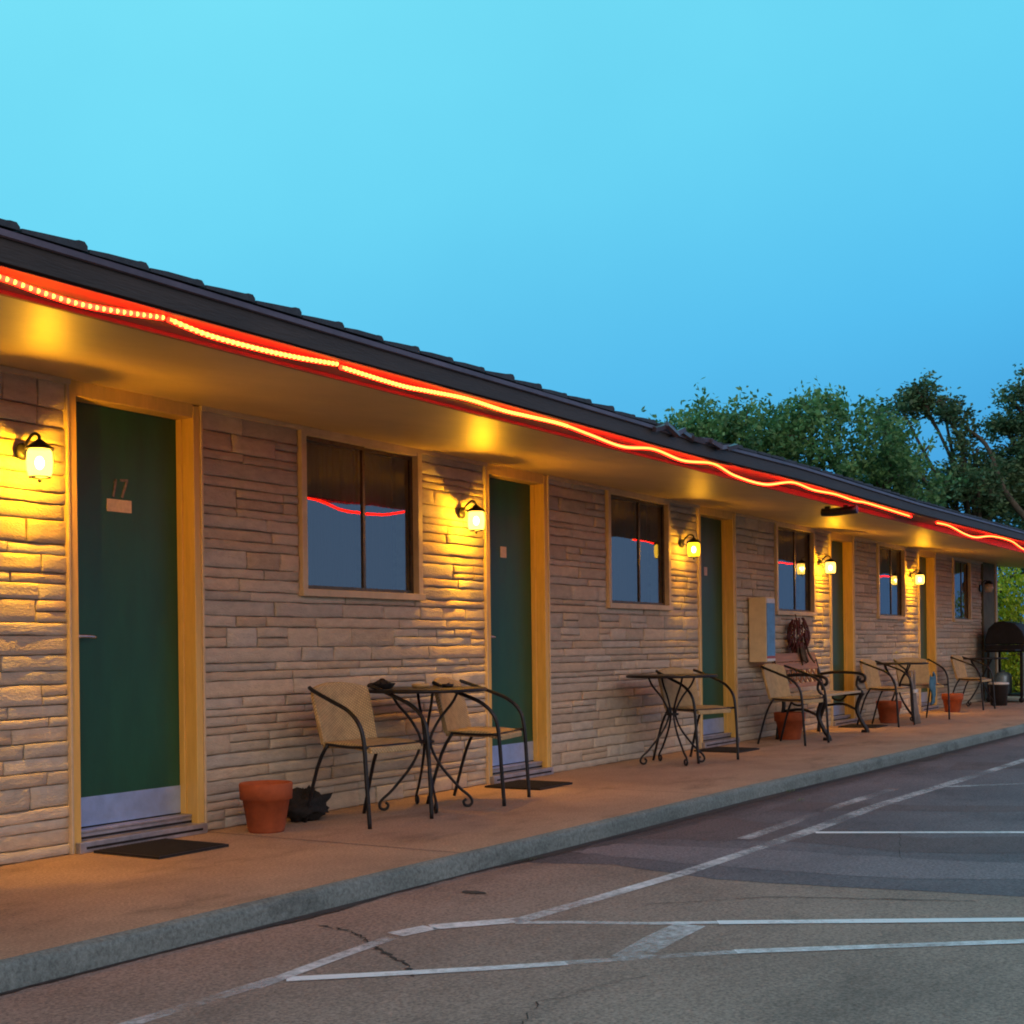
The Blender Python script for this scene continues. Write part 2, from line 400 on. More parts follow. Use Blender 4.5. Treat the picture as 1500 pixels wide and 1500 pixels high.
# control joints and a stain on the walkway
g = MB()
for x in (5.2, 8.0, 10.8, 13.6, 16.4, 19.2):
    y = kerb_y(x)
    g.v += [Vector((x-.004, y+.05, .0015)), Vector((x+.004, y+.05, .0015)), Vector((x+.004, -.02, .0015)), Vector((x-.004, -.02, .0015))]
    n = len(g.v); g.face((n-4, n-3, n-2, n-1))
tag(g.build('walkway_joints', 'seal_dark'), kind='structure')
g = MB(); q0 = random.Random(31)
for i in range(420):
    x = 1+22*i/420; y = kerb_y(x)-.004; w_ = (.012+.09*max(0, noise.noise(Vector((x*1.1, 0, 5)))+.55*min(1, max(0, (x-4.5)/3)))+q0.uniform(0, .012))
    g.v += [Vector((x, y, ZR+.0045)), Vector((x, y-w_, ZR+.0045))]
    if i: n_ = len(g.v); g.face((n_-4, n_-3, n_-1, n_-2))
tag(g.build('gutter_dirt', 'crack'), kind='structure')
# cracks in the lot
def crack(name, pts, wd, seed):
    r = random.Random(seed); g = MB(); P = []
    for (a, b), (c, d) in zip(pts, pts[1:]):
        for k in range(12): P.append((a+(c-a)*k/12+r.uniform(-.012, .012), b+(d-b)*k/12+r.uniform(-.012, .012)))
    for i, (x, y) in enumerate(P):
        w_ = wd*r.uniform(.2, 1.2); g.v += [Vector((x-w_, y, ZR+.003)), Vector((x+w_, y, ZR+.003))]
        if i: n = len(g.v); g.face((n-4, n-3, n-1, n-2))
    return tag(g.build(name, 'crack'), kind='structure')
crack('road_crack', [(3.95, -1.83), (3.92, -2.0), (3.84, -2.12), (3.74, -2.25), (3.58, -2.50), (3.45, -2.62)], .009, 1)
crack('road_crack', [(6.4, -3.3), (7.4, -3.0), (8.3, -3.1), (9.6, -2.9)], .006, 6)
crack('road_crack', [(4.9, -2.7), (5.3, -3.1), (5.6, -3.9)], .005, 7)
crack('road_crack', [(3.1, -3.2), (3.4, -3.1), (3.9, -3.25)], .004, 2)
g = MB(); rr = random.Random(4)
n0 = 14; cx, cy = 4.80, -1.95
for k in range(n0):
    a = 2*math.pi*k/n0; q = rr.uniform(.7, 1.1); g.v.append(Vector((cx+.035*q*math.cos(a), cy+.075*q*math.sin(a), ZR+.003)))
g.face(range(n0)); tag(g.build('road_stain', 'crack'), kind='structure')
# painted lines, worn
lines = MB(); wear = []
def line(pts, wd=.045, wr=0., z=ZR+.0032):
    for (a, b), (c, d) in zip(pts, pts[1:]):
        A = Vector((a, b, z)); B = Vector((c, d, z)); n = (B-A).cross(Vector((0, 0, 1))).normalized()*wd
        k = max(1, int((B-A).length/.25))
        for i in range(k):
            p = A.lerp(B, i/k); q = A.lerp(B, (i+1)/k); o = n*(1+.12*noise.noise(p*4)); o2 = n*(1+.12*noise.noise(q*4))
            lines.v += [p-o, p+o, q+o2, q-o2]; m = len(lines.v); lines.face((m-4, m-3, m-2, m-1)); wear.append(wr)
line([(2.60, -2.23), (3.0, -2.235), (3.25, -2.24)], .03, .12)
line([(3.12, -2.255), (3.6, -2.21), (3.9, -2.19)], .028, .10)
line([(3.95, -2.17), (4.12, -2.21), (4.40, -2.44)], .045, -.02)
line([(4.36, -2.43), (4.9, -2.475), (5.64, -2.525), (6.6, -2.54)], .036, .03)
line([(6.6, -2.54), (7.18, -2.55), (8.58, -2.53), (11.2, -2.62), (19, -2.85)], .045, .09)
line([(4.34, -2.44), (4.45, -2.63), (4.56, -2.88), (4.7, -3.1)], .025, .03)
line([(4.7, -3.1), (5.283, -4.068), (6.5, -6.1), (8, -8.6)], .035, -.16)
line([(3.25, -2.27), (3.5, -2.55), (3.70, -2.77), (3.86, -2.93)], .03, -.03)
line([(3.84, -2.90), (4.29, -3.36)], .028, .07, ZR+.0030)
line([(4.28, -3.345), (4.90, -4.145), (6.2, -5.85), (8.0, -8.2)], .03, -.06)
line([(4.61, -3.03), (4.35, -3.04), (4.02, -3.07)], .06, .085, ZR+.0036)
line([(7.2, -2.6), (7.72, -3.62), (9.6, -7.2)], .032, -.08)
line([(6.8, -2.35), (8.5, -2.32), (10.2, -2.33)], .04, .14)
line([(9.9, -2.62), (10.4, -3.1), (12, -6)], .035, .08)
line([(13.2, -2.7), (13.9, -3.6), (15, -6)], .04, .08)
lines.attrs['Wear'] = ('FLOAT', wear)
tag(lines.build('road_markings', 'line_paint'), kind='structure')

# ------------------------------------------------------------------ motel
motel = empty('motel_building', (0, 0, 0), 0, 'long single storey motel row with pale stone walls, green doors and a deep tiled eave', 'motel')
WX0, WX1, WZ = 0.2, 23.45, 2.22
DO = [(4.34, 5.19), (7.93, 8.77), (11.51, 12.36), (15.17, 16.01), (18.86, 19.71)]
WI = [(5.98, 7.155), (9.72, 10.885), (13.44, 14.62), (16.97, 18.17), (20.71, 21.80), (2.32, 3.49)]
WB = 1.262
def soff(y): return 2.223 + .0938*y          # y is negative towards the lot
# backing wall
g = MB()
cuts = sorted([(a, b, 'd') for a, b in DO]+[(a, b, 'w') for a, b in WI])
x = WX0
for a, b, k in cuts:
    g.box(x, a, .02, .26, -.05, WZ+.04)
    if k == 'w': g.box(a, b, .02, .26, -.05, WB)
    x = b
g.box(x, WX1, .02, .26, -.05, WZ+.04)
g.box(WX1-.24, WX1, .26, 9, -.05, WZ+.04)
g.box(WX0, WX0+.2, .26, 9, -.05, WZ+.04)
wall = g.build('wall', 'mortar', motel)
# ledge stone courses
g = MB(); cols = []
rs = random.Random(21)
def stone(x0, x1, z0, z1):
    gap = rs.uniform(.0010, .0032)
    x0 += gap; x1 -= gap; z0 += gap; z1 -= gap
    if x1-x0 < .02 or z1-z0 < .012: return
    nx = max(3, int((x1-x0)/.05))+2; nz = (4 if z1-z0 > .05 else 3)+1
    off = rs.uniform(.0, .008); sd_ = rs.uniform(0, 99); tilt = rs.uniform(-.03, .05)
    v = rs.uniform(.81, 1.08); tone = rs.uniform(-.07, .08)
    c = (v*(1+tone), v, v*(1-tone*1.1), 1)
    b = len(g.v); mx_ = min(.006, (x1-x0)*.2); mz_ = min(.0045, (z1-z0)*.2)
    us = [0, mx_]+[mx_+(x1-x0-2*mx_)*k/(nx-2) for k in range(1, nx-2)]+[x1-x0-mx_, x1-x0]
    ws = [0, mz_]+[mz_+(z1-z0-2*mz_)*k/(nz-2) for k in range(1, nz-2)]+[z1-z0-mz_, z1-z0]
    nx = len(us)-1; nz = len(ws)-1
    for j in range(nz+1):
        for i in range(nx+1):
            X = x0+us[i]; Z = z0+ws[j]
            edge = (i in (0, nx)) or (j in (0, nz))
            q = noise.noise(Vector((X*7+sd_, Z*16, sd_)))*.006 + noise.noise(Vector((X*23, Z*45, sd_)))*.005
            wv = noise.noise(Vector((X*7, sd_, 3)))*.006 + noise.noise(Vector((X*25, sd_, 3)))*.003
            y = -off - q + (ws[j]/(z1-z0)-.5)*tilt*(z1-z0) + (.006 if edge else 0)
            if j in (0, 1): Z += wv*.8
            if j in (nz-1, nz): Z += wv*.8
            g.v.append(Vector((X, min(y, .014), Z)))
    W = nx+1
    for j in range(nz):
        for i in range(nx): g.face((b+j*W+i, b+j*W+i+1, b+(j+1)*W+i+1, b+(j+1)*W+i), True); cols.append(c)
    ring = [b+i for i in range(nx+1)]+[b+j*W+nx for j in range(1, nz+1)]+[b+nz*W+i for i in range(nx-1, -1, -1)]+[b+j*W for j in range(nz-1, 0, -1)]
    bb = len(g.v)
    for r_ in ring: p = g.v[r_]; g.v.append(Vector((p.x, .022, p.z)))
    for k in range(len(ring)): k2 = (k+1) % len(ring); g.face((ring[k2], ring[k], bb+k, bb+k2)); cols.append(c)
def courses(x0, x1, z0, z1):
    z = z0
    while z < z1-.005:
        h = rs.choice((.045, .055, .065, .075, .085, .105)) * rs.uniform(.9, 1.1)
        if z1-z-h < .04: h = z1-z
        xx = x0-rs.uniform(0, .0)
        while xx < x1-.005:
            L = rs.uniform(.22, .85) if h < .09 else rs.uniform(.16, .5)
            if x1-xx-L < .12: L = x1-xx
            if h > .085 and rs.random() < .35:
                hs = h*rs.uniform(.4, .6); stone(xx, xx+L, z, z+hs)
                if rs.random() < .5 and L > .3: m = L*rs.uniform(.35, .65); stone(xx, xx+m, z+hs, z+h); stone(xx+m, xx+L, z+hs, z+h)
                else: stone(xx, xx+L, z+hs, z+h)
            else: stone(xx, xx+L, z, z+h)
            xx += L
        z += h
doors_all = [(-9, WX0)]+DO
seg = sorted(DO)
xs_ = [WX0]+[b for a, b in seg]; xe_ = [a for a, b in seg]+[22.55]
for a, b in zip(xs_, xe_):
    wi = [w_ for w_ in WI if a < w_[0] < b]
    if wi:
        w0, w1 = wi[0]
        courses(a, b, 0, WB); courses(a, w0, WB, WZ); courses(w1, b, WB, WZ)
    else: courses(a, b, 0, WZ)
g.attrs['Col'] = ('FLOAT_COLOR', cols)
st = g.build('stone_facing', 'stone', wall)
# end post of the wall (dark boarding with a paler corner board)
g = MB(); g.box(22.56, 23.36, -.035, .019, -.02, WZ+.02); g.build('end_panel', 'post_olive', motel)
g = MB(); g.box(23.36, 23.47, -.055, .05, -.02, WZ+.02); g.build('corner_board', 'trim_paint', motel)
# soffit
g = MB(); ny, nx = 16, 120; E = -1.45; RX0, RX1 = -.5, 24.4
for j in range(ny+1):
    for i in range(nx+1):
        X = RX0+(RX1-RX0)*i/nx; Y = .02+(E-.02)*j/ny
        g.v.append(Vector((X, Y, soff(Y)+.004*noise.noise(Vector((X*.9, Y*1.6, 0))))))
for j in range(ny):
    for i in range(nx): b = j*(nx+1)+i; g.face((b, b+1, b+nx+2, b+nx+1), True)
g.build('soffit', 'soffit_paint', motel)
# cover strip where the soffit meets the wall
g = MB()
x = RX0+.8
for a, b in DO+[(99, 99)]:
    g.box(x, min(a, WX1), -.032, -.0, 2.196, 2.219); x = b
g.build('cove_strip', 'trim_paint', motel)
# fascia, upper gutter board, drip edge
g = MB(); g.box(RX0, RX1, -1.468, -1.4505, 2.087, 2.16); g.build('fascia_board', 'fascia_lower', motel)
g = MB(); n = 160
def rise(x):
    T = [(-9, 0), (7.6, 0), (9.5, .026), (12.6, .024), (17.5, .060), (40, .065)]
    for (a, b), (c, d) in zip(T, T[1:]):
        if x <= c: return b+(d-b)*(x-a)/(c-a)
def fz(x): return .005*noise.noise(Vector((x*.35, 0, 0)))+rise(x)
for i in range(n+1):
    X = RX0+(RX1-RX0)*i/n; d = fz(X)
    for y, z in ((-1.469, 2.104), (-1.67, 2.104), (-1.695, 2.112), (-1.70, 2.188), (-1.469, 2.20)): g.v.append(Vector((X, y, z+d)))
for i in range(n):
    for j in range(5): j2 = (j+1) % 5; g.face((i*5+j, i*5+j2, (i+1)*5+j2, (i+1)*5+j))
g.face((4, 3, 2, 1, 0)); g.face([n*5+k for k in range(5)])
GT = g.build('gutter', 'fascia_paint', motel)
g = MB(); g.box(RX0, 8.3, -1.690, -1.4695, 2.1005, 2.1012)
for k in range(60):
    xa = 8.3+(RX1-8.3)*k/60; xb = 8.3+(RX1-8.3)*(k+1)/60; z_ = min(fz(xa), fz(xb))+2.099
    g.box(xa, xb, -1.690, -1.4695, z_, z_+.0008)
g.build('gutter_underside', 'fascia_lower', GT)
g = MB()
for i in range(n+1):
    X = RX0+(RX1-RX0)*i/n; d = fz(X)
    for y, z in ((-1.60, 2.203), (-1.708, 2.182), (-1.714, 2.186), (-1.712, 2.206), (-1.66, 2.225)): g.v.append(Vector((X, y, z+d)))
for i in range(n):
    for j in range(5): j2 = (j+1) % 5; g.face((i*5+j, i*5+j2, (i+1)*5+j2, (i+1)*5+j))
g.face((4, 3, 2, 1, 0)); g.face([n*5+k for k in range(5)])
g.build('drip_edge', 'drip_metal', motel)
# roof deck and tiles
g = MB(); pitch = .10
def rz(y): return 2.222+(y+1.66)*pitch
roofp = [(-1.66, 2.212), (3.0, rz(3.0)-.01), (7.6, 2.3), (7.6, 2.25), (3.0, rz(3.0)-.1), (.3, 2.24), (.03, 2.235), (-1.449, 2.115), (-1.449, 2.205)]
g.extrude(roofp, RX0, RX1)
roof = g.build('roof', 'roof_tile', motel)
g = MB(); TW = .258; rt = random.Random(5)
i = 0; x = RX0-.05
offs = (2.99-(RX0-.05)) % TW; x += offs - TW
while x < RX1-.1:
    for c in range(9):
        y0 = -1.715+c*.33; y1 = y0+.36; zb = rz(y0)+.012*(c > 0)+rise(x)*max(0, 1-c*.2)
        hi = .015+rt.uniform(-.005, .006); jz = rt.uniform(-.003, .003)
        if 7.0 < x < 8.3 and c == 0: jz += rt.uniform(-.018, .006); y0 += rt.uniform(-.01, .03)
        b = len(g.v); xe = x+TW-.008
        f0 = zb+jz+(.006); 
        if x > 8.3 and c == 0: hi *= .6
        A = [(x, f0), (x+TW*.3, f0+.006), (xe-.05, f0+hi*.75), (xe-.035, f0+hi), (xe-.012, f0+hi), (xe, f0+hi-.012), (xe, f0-.01), (x, f0-.012)]
        for (yy, dz_) in ((y0, 0), (y1, .36*pitch+.006)):
            for (px, pz) in A: g.v.append(Vector((px, yy, pz+dz_)))
        m = len(A); g.face([b+k for k in range(m)]); g.face([b+m+k for k in reversed(range(m))])
        for k in range(m): k2 = (k+1) % m; g.face((b+k2, b+k, b+m+k, b+m+k2))
    x += TW; i += 1
g.build('roof_tiles', 'roof_tile', roof)
# torn strip of drip edge above the second lamp bay
g = MB(); rt = random.Random(9)
for k in range(9):
    cx = 7.15+k*.13; M = Matrix.Translation((cx, -1.725+rt.uniform(-.01, .02), 2.205+rt.uniform(-.014, .012))) @ Matrix.Rotation(rt.uniform(-.35, .35), 4, 'Y') @ Matrix.Rotation(rt.uniform(-.4, .4), 4, 'X')
    g.box(-.08, .08, -.012, .012, -.015, .012, M)
g.build('bent_flashing', 'drip_metal', motel)

# doors
DR = .125
placards = [(4.665, 4.823, 1.638, 1.70), (8.29, 8.37, 1.59, 1.67), (11.88, 11.95, 1.60, 1.68), None, None]
for i, (a, b) in enumerate(DO):
    tw = .046
    fr = MB()
    fr.box(a, a+tw, -.016, .10, 0, 2.222); fr.box(b-tw, b, -.016, .10, 0, 2.214); fr.box(a+tw, b-tw, -.013, .10, 2.150, 2.2225)
    fr.box(b-tw-.012, b-tw-.0005, .062, .10, 0, 2.15); fr.box(a+tw+.0005, a+tw+.012, .062, .10, 0, 2.15)
    F = fr.build('door_frame', 'cream_paint', motel, .003)
    ca = MB()
    for (xa, xb) in ((a-.016, a-.001), (b+.001, b+.016)):
        ca.box(xa, xb, -.024, .019, 0, 2.214)
    ca.build('casing', 'trim_paint', F, .003)
    d = MB(); d.box(a+tw+.003, b-tw-.003, .1005, .145, .085, 2.149)
    D = d.build('door', 'door_green', motel, .002)
    k = MB(); k.box(a+tw+.02, b-tw-.006, .0955, .0995, .10, .245); k.build('kick_plate', 'kick_metal', D)
    h = MB(); hx = a+tw+.05
    h.lathe([(.026, 0), (.026, .008), (.012, .012), (.012, .05)], 14, Matrix.Translation((hx, .1, 1.02)) @ Matrix.Rotation(R(90), 4, 'X'))
    h.tube([(hx, .055, 1.02), (hx+.05, .05, 1.02), (hx+.11, .055, 1.016)], .009, 8, 3)
    h.build('handle', 'chrome', D)
    s = MB()
    s.box(a+tw, b-tw, .03, .16, .0, .085); s.box(a+.01, b-.01, -.05, .03, .0, .052); s.box(a+tw+.005, b-tw-.005, .02, .09, .0855, .098)
    s.build('threshold', 'sill_metal', motel, .003)
    q = MB(); q.box(a+tw, b-tw, -.052, -.0505, .018, .03); q.box(a+tw, b-tw, .0285, .0295, .054, .066)
    q.box(a+tw+.01, b-tw-.01, .094, .0995, .0985, .104)
    q.build('door_sweep', 'dark_rubber', D)
    if placards[i]:
        xa, xb, za, zb = placards[i]
        p = MB(); p.box(xa, xb, .0965, .0998, za, zb); p.build('placard', 'white_plate', D, .001)
    if i == 0:      # room number 17
        p = MB(); 
        def bar(x0, z0, x1, z1, wd=.012):
            A = Vector((x0, 0, z0)); B = Vector((x1, 0, z1)); t_ = (B-A).normalized(); n_ = Vector((-t_.z, 0, t_.x))*wd/2
            bb = len(p.v)
            for y in (.0965, .0999):
                for P_ in (A-n_, B-n_, B+n_, A+n_): p.v.append(Vector((P_.x, y, P_.z)))
            for q_ in ((0, 1, 2, 3), (7, 6, 5, 4), (0, 4, 5, 1), (1, 5, 6, 2), (2, 6, 7, 3), (3, 7, 4, 0)): p.face([bb+z_ for z_ in q_])
        bar(4.705, 1.712, 4.725, 1.800); bar(4.725, 1.796, 4.712, 1.780, .009)
        bar(4.762, 1.712, 4.795, 1.796); bar(4.752, 1.797, 4.801, 1.800)
        p.build('room_number', 'digit', D)
# windows
for i, (a, b) in enumerate(WI):
    f = MB(); tw = .045
    f.box(a, a+tw, -.030, .15, WB, 2.215); f.box(b-tw, b, -.030, .15, WB, 2.215)
    f.box(a+tw, b-tw, -.027, .15, 2.172, 2.213); f.box(a-.01, b+.01, -.042, .15, WB-.012, WB+.03)
    W = f.build('window', 'trim_paint', motel, .003)
    z0, z1 = WB+.0305, 2.1715; x0, x1 = a+tw+.0005, b-tw-.0005; xm = (x0+x1)/2; fw = .022
    s = MB()
    for (p, q, y) in ((x0, xm+.02, -.008), (xm-.02, x1, .014)):
        s.box(p, p+fw, y, y+.02, z0, z1); s.box(q-fw, q, y, y+.02, z0, z1); s.box(p+fw, q-fw, y, y+.02, z0, z0+fw); s.box(p+fw, q-fw, y, y+.02, z1-fw, z1)
    s.build('sash', 'bronze', W)
    for (p, q, y) in ((x0+fw, xm+.02-fw, .002), (xm-.02+fw, x1-fw, .024)):
        gl = MB(); gl.v = [Vector((p, y, z0+fw)), Vector((q, y, z0+fw)), Vector((q, y, z1-fw)), Vector((p, y, z1-fw))]; gl.face((0, 1, 2, 3))
        gl.build('pane', 'pane_glass', W)
    c = MB(); n = 60
    for k in range(n+1):
        X = a+.03+(b-a-.06)*k/n; Y = .20+.018*math.sin(k*1.15+.6*math.sin(k*.5))
        c.v += [Vector((X, Y, z0)), Vector((X, Y, z1+.03))]
        if k: m = len(c.v); c.face((m-4, m-2, m-1, m-3), True)
    c.build('curtain', 'curtain', W)
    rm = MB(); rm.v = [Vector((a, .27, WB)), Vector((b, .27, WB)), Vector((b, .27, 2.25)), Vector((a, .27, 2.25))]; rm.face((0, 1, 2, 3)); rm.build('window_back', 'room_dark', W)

# ------------------------------------------------------------------ lanterns
LC = (1, .44, .004)
def lantern(glass):
    r = empty('wall_lantern')
    p = MB(); p.lathe([(.036, 0), (.04, .006), (.036, .012), (.015, .018)], 20, Matrix.Translation((0, -.012, .055)) @ Matrix.Rotation(R(90), 4, 'X')); p.build('back_plate', 'black_iron', r)
    p = MB(); p.tube([(0, -.02, .06), (0, -.05, .10), (0, -.09, .128), (0, -.125, .118), (0, -.13, .10)], .007, 8, 4); p.build('arm', 'black_iron', r)
    p = MB()       # pierced cap: a ring with an open top, so some light escapes upwards
    n = 24
    for (r0, z0) in ((.001, .105), (.020, .092), (.052, .070), (.064, .060), (.064, .055), (.052, .060), (.001, .088)):
        for k in range(n): a = 2*math.pi*k/n; p.v.append(Vector((r0*math.cos(a), -.13+r0*math.sin(a), z0)))
    for j in range(6):
        for k in range(n): k2 = (k+1) % n; p.face((j*n+k, j*n+k2, (j+1)*n+k2, (j+1)*n+k), True)
    p.build('cap', 'black_iron', r)
    p = MB(); n = 24
    for (r0, z0) in ((.046, .056), (.054, .04), (.057, 0), (.054, -.045), (.045, -.068)):
        for k in range(n): a = 2*math.pi*k/n; p.v.append(Vector((r0*math.cos(a), -.13+r0*math.sin(a), z0)))
    for j in range(4):
        for k in range(n): k2 = (k+1) % n; p.face((j*n+k, j*n+k2, (j+1)*n+k2, (j+1)*n+k), True)
    p.build('glass_shade', glass, r)
    p = MB(); p.tube([(.046*math.cos(2*math.pi*k/20), -.13+.046*math.sin(2*math.pi*k/20), -.069) for k in range(21)], .0035, 6, 1); p.tube([(-.046, -.13, -.069), (0, -.13, -.076), (.046, -.13, -.069)], .003, 6, 3); p.ball((0, -.13, -.084), .009); p.build('bottom_ring', 'black_iron', r)
    p = MB(); p.ball((0, -.13, -.005), .02, 1, 1, 1.5); p.build('bulb', 'bulb_glow', r)
    return r
def lamp_light(root, e, col=LC):
    l = bpy.data.lights.new('lantern_light', 'POINT'); l.energy = e; l.color = col; l.shadow_soft_size = .022
    o = bpy.data.objects.new('lantern_light', l); scene.collection.objects.link(o); o.parent = root; o.location = (0, -.13, -.002)
lab = ['glowing lantern on the stone at the far left, beside the door numbered 17',
       'glowing lantern beside the second green door, above the first table and chairs',
       'squarish yellow lantern beside the third green door, dimmer than the rest',
       'round glowing lantern beside the fourth door, behind the slatted bench',
       'small round glowing lantern beside the farthest green door']
L0 = lantern('lantern_glass')
lanterns = []
for i, (x, e) in enumerate(((4.07, 420), (7.615, 420), (11.12, 140), (14.80, 400), (18.45, 400))):
    o = L0 if i == 0 else (lantern('lantern_glass_yellow') if i == 2 else copy_tree(L0))
    o.location = (x, -.01, 1.795); tag(o, lab[i], 'lantern', 'lit wall lanterns beside the doors'); lanterns.append((o, e))
for o, e in lanterns: lamp_light(o, e)
# unlit lantern at the far end
r = empty('wall_lantern', (22.42, -.01, 1.80), 0, 'unlit dark lantern on the wall past the last window', 'lantern')
p = MB(); p.lathe([(.06, 0), (.06, .02)], 16, Matrix.Translation((0, 0, 0)) @ Matrix.Rotation(R(90), 4, 'X')); p.build('back_plate', 'black_iron', r)
p = MB(); p.tube([(0, -.02, .05), (0, -.08, .12), (0, -.14, .09)], .008); p.build('arm', 'black_iron', r)
p = MB(); p.lathe([(.05, -.07), (.075, .0), (.06, .06)], 16, Matrix.Translation((0, -.14, 0))); p.build('glass_shade', 'clear_pane', r)
p = MB(); p.lathe([(.08, .06), (.06, .085), (.015, .12)], 16, Matrix.Translation((0, -.14, 0))); p.build('cap', 'black_iron', r)

# ------------------------------------------------------------------ rope lights
ROPES = [[(2.0, 2.10), (2.3, 2.078), (2.5, 2.09), (2.716, 2.084), (2.824, 2.074), (2.974, 2.066), (3.123, 2.072), (3.37, 2.097)],
 [(3.392, 2.094), (3.583, 2.075), (3.858, 2.073), (4.075, 2.08), (4.304, 2.096)],
 [(4.334, 2.087), (4.711, 2.076), (4.927, 2.083), (5.241, 2.111), (5.565, 2.086), (5.78, 2.090), (6.12, 2.121), (6.412, 2.080), (6.807, 2.060), (7.198, 2.093), (7.612, 2.071), (8.066, 2.104), (8.421, 2.061), (8.954, 2.054), (9.491, 2.133), (9.955, 2.108), (10.46, 2.126), (10.936, 2.11), (11.3, 2.138), (12.61, 2.118)],
 [(13.516, 2.13), (13.985, 2.140), (14.596, 2.088), (15.102, 2.084), (15.842, 2.160), (16.827, 2.15), (17.675, 2.087), (19, 2.13), (20, 2.08), (21.5, 2.13), (23, 2.09), (24.1, 2.12)]]
rl = ['beaded red rope light at the far left end of the eave', 'short beaded rope light between two gaps, second from the left along the eave',
      'longest wavy rope light strung along the middle of the eave', 'rope light after the dark gap, at the right end of the eave']
for s, pts in enumerate(ROPES):
    r = empty('rope_light', (pts[0][0], -1.645, pts[0][1]), 0, rl[s], 'rope light', 'rope lights along the eave')
    O = Vector((pts[0][0], -1.645, pts[0][1])); pts = [(x, min(z-.004, 2.091+rise(x)) - (.012 if x > 12 else 0)) for x, z in pts]
    P = [Vector((x, -1.645, z)) - O for x, z in pts]
    p = MB(); p.tube(P, .010, 8, 8); T = p.build('tube', 'rope_red', r)
    # bright filament beads showing through the tube
    Q = []
    for i in range(len(P)-1):
        p0 = P[max(i-1, 0)]; p1 = P[i]; p2 = P[i+1]; p3 = P[min(i+2, len(P)-1)]
        for k in range(40):
            u = k/40; Q.append(.5*((2*p1)+(p2-p0)*u+(2*p0-5*p1+4*p2-p3)*u*u+(3*p1-p0-3*p2+p3)*u**3))
    Q.append(P[-1]); acc = 0; b = MB(); last = Q[0]; step = .029 if s == 0 else .026
    for q in Q[1:]:
        while (q-last).length >= step:
            last = last+(q-last).normalized()*step
            if (last+O).x < 6.2: b.ball(last+Vector((0, -.005, -.001)), (.0088 if s == 0 else .0098), 1.0, .9, .9, 6, 5)
    if s == 0: Q = Q[:2]
    if b.v: tag(b.build('glowing_beads', 'rope_bead', r), kind='stuff')
    if len(Q) > 2: p = MB(); c = [q+Vector((0, -.0055, -.001)) for q in Q[::6]]; p.tube(c, .0068, 6, 1); p.build('core', 'rope_core', r)

# ------------------------------------------------------------------ dark fixture under the soffit
r = empty('ceiling_fixture', (11.1, -1.42, soff(-1.42)), 0, 'dark elongated fixture hung under the soffit above the third window', 'light fixture')
p = MB(); p.tube([(0, .10, -.045), (.0, -.02, -.05), (0, -.20, -.038)], .034, 12, 3); p.build('housing', 'black_iron', r)
for y_ in (.03, -.13):
    p = MB(); p.box(-.02, .02, y_, y_+.04, -.03, .0); p.build('bracket', 'black_iron', r)

# ------------------------------------------------------------------ doormats
ml = ['black doormat before the door numbered 17, nearest on the walk', 'black doormat before the second green door', 'black doormat before the third green door, behind a chair leg']
for i, (cx, cy, rz_) in enumerate(((4.63, -.29, .0), (7.94, -.33, .02), (11.36, -.33, -.03), (15.2, -.36, 0))):
    g = MB(); g.box(-.225, .225, -.215, .215, .0, .012)
    for k in range(20): x = -.205+k*.0215; g.box(x, x+.010, -.20, .20, .0121, .0155)
    o = g.build('doormat', 'dark_rubber', None, loc=(cx, cy, .001)); o.rotation_euler = (0, 0, rz_)
    tag(o, (ml+['black doormat before the fourth door, seen under the bench'])[i], 'doormat', 'black mats before the doors')

# ------------------------------------------------------------------ terracotta pots
def pot(x, y, h, r_, label):
    o = empty('flower_pot', (x, y, 0), 0, label, 'pot', 'terracotta pots on the walk')
    p = MB(); p.lathe([(.0, .0), (r_*.66, 0), (r_*.70, .01), (r_*.90, h*.66), (r_*1.0, h*.67), (r_*1.03, h*.97), (r_*1.0, h), (r_*.93, h), (r_*.90, h*.90), (0.001, h*.88)], 32)
    p.build('body', 'terracotta', o)
    p = MB(); n = 20
    p.lathe([(0.001, h*.885), (r_*.5, h*.90), (r_*.89, h*.905)], 20); p.build('soil', 'soil', o)
    return o
pot(5.36, -.29, .255, .135, 'empty terracotta pot at the near end, by the bundle of black cloth')
pot(12.95, -.33, .27, .15, 'terracotta pot half hidden under the bench end and wicker chair')
pot(16.04, -.41, .26, .145, 'terracotta pot between the bench and the third table')
pot(18.85, -.45, .25, .14, 'smaller terracotta pot beyond the third table, before the last chair')
# black bundle
def lump(name, loc, size, material, seed, label, cat, spikes=0.):
    g = MB(); n, m = 28, 18
    g.ball((0, 0, 0), 1, 1, 1, 1, n, m)
    for i, v in enumerate(g.v):
        q = 1+.35*noise.noise(v*2.1+Vector((seed, 0, 0)))+.22*noise.noise(v*5+Vector((seed, 3, 0)))+spikes*noise.noise(v*9)
        z = v.z*q
        g.v[i] = Vector((v.x*q*size[0], v.y*q*size[1], max(0, (z*.5+.42))*size[2]))
    o = g.build(name, material, None, loc=loc); tag(o, label, cat); return o
lump('cloth_bundle', (5.80, -.18, .0), (.15, .085, .18), 'black_cloth', 5, 'crumpled black bundle on the walk behind the nearest pot', 'bundle', .28)

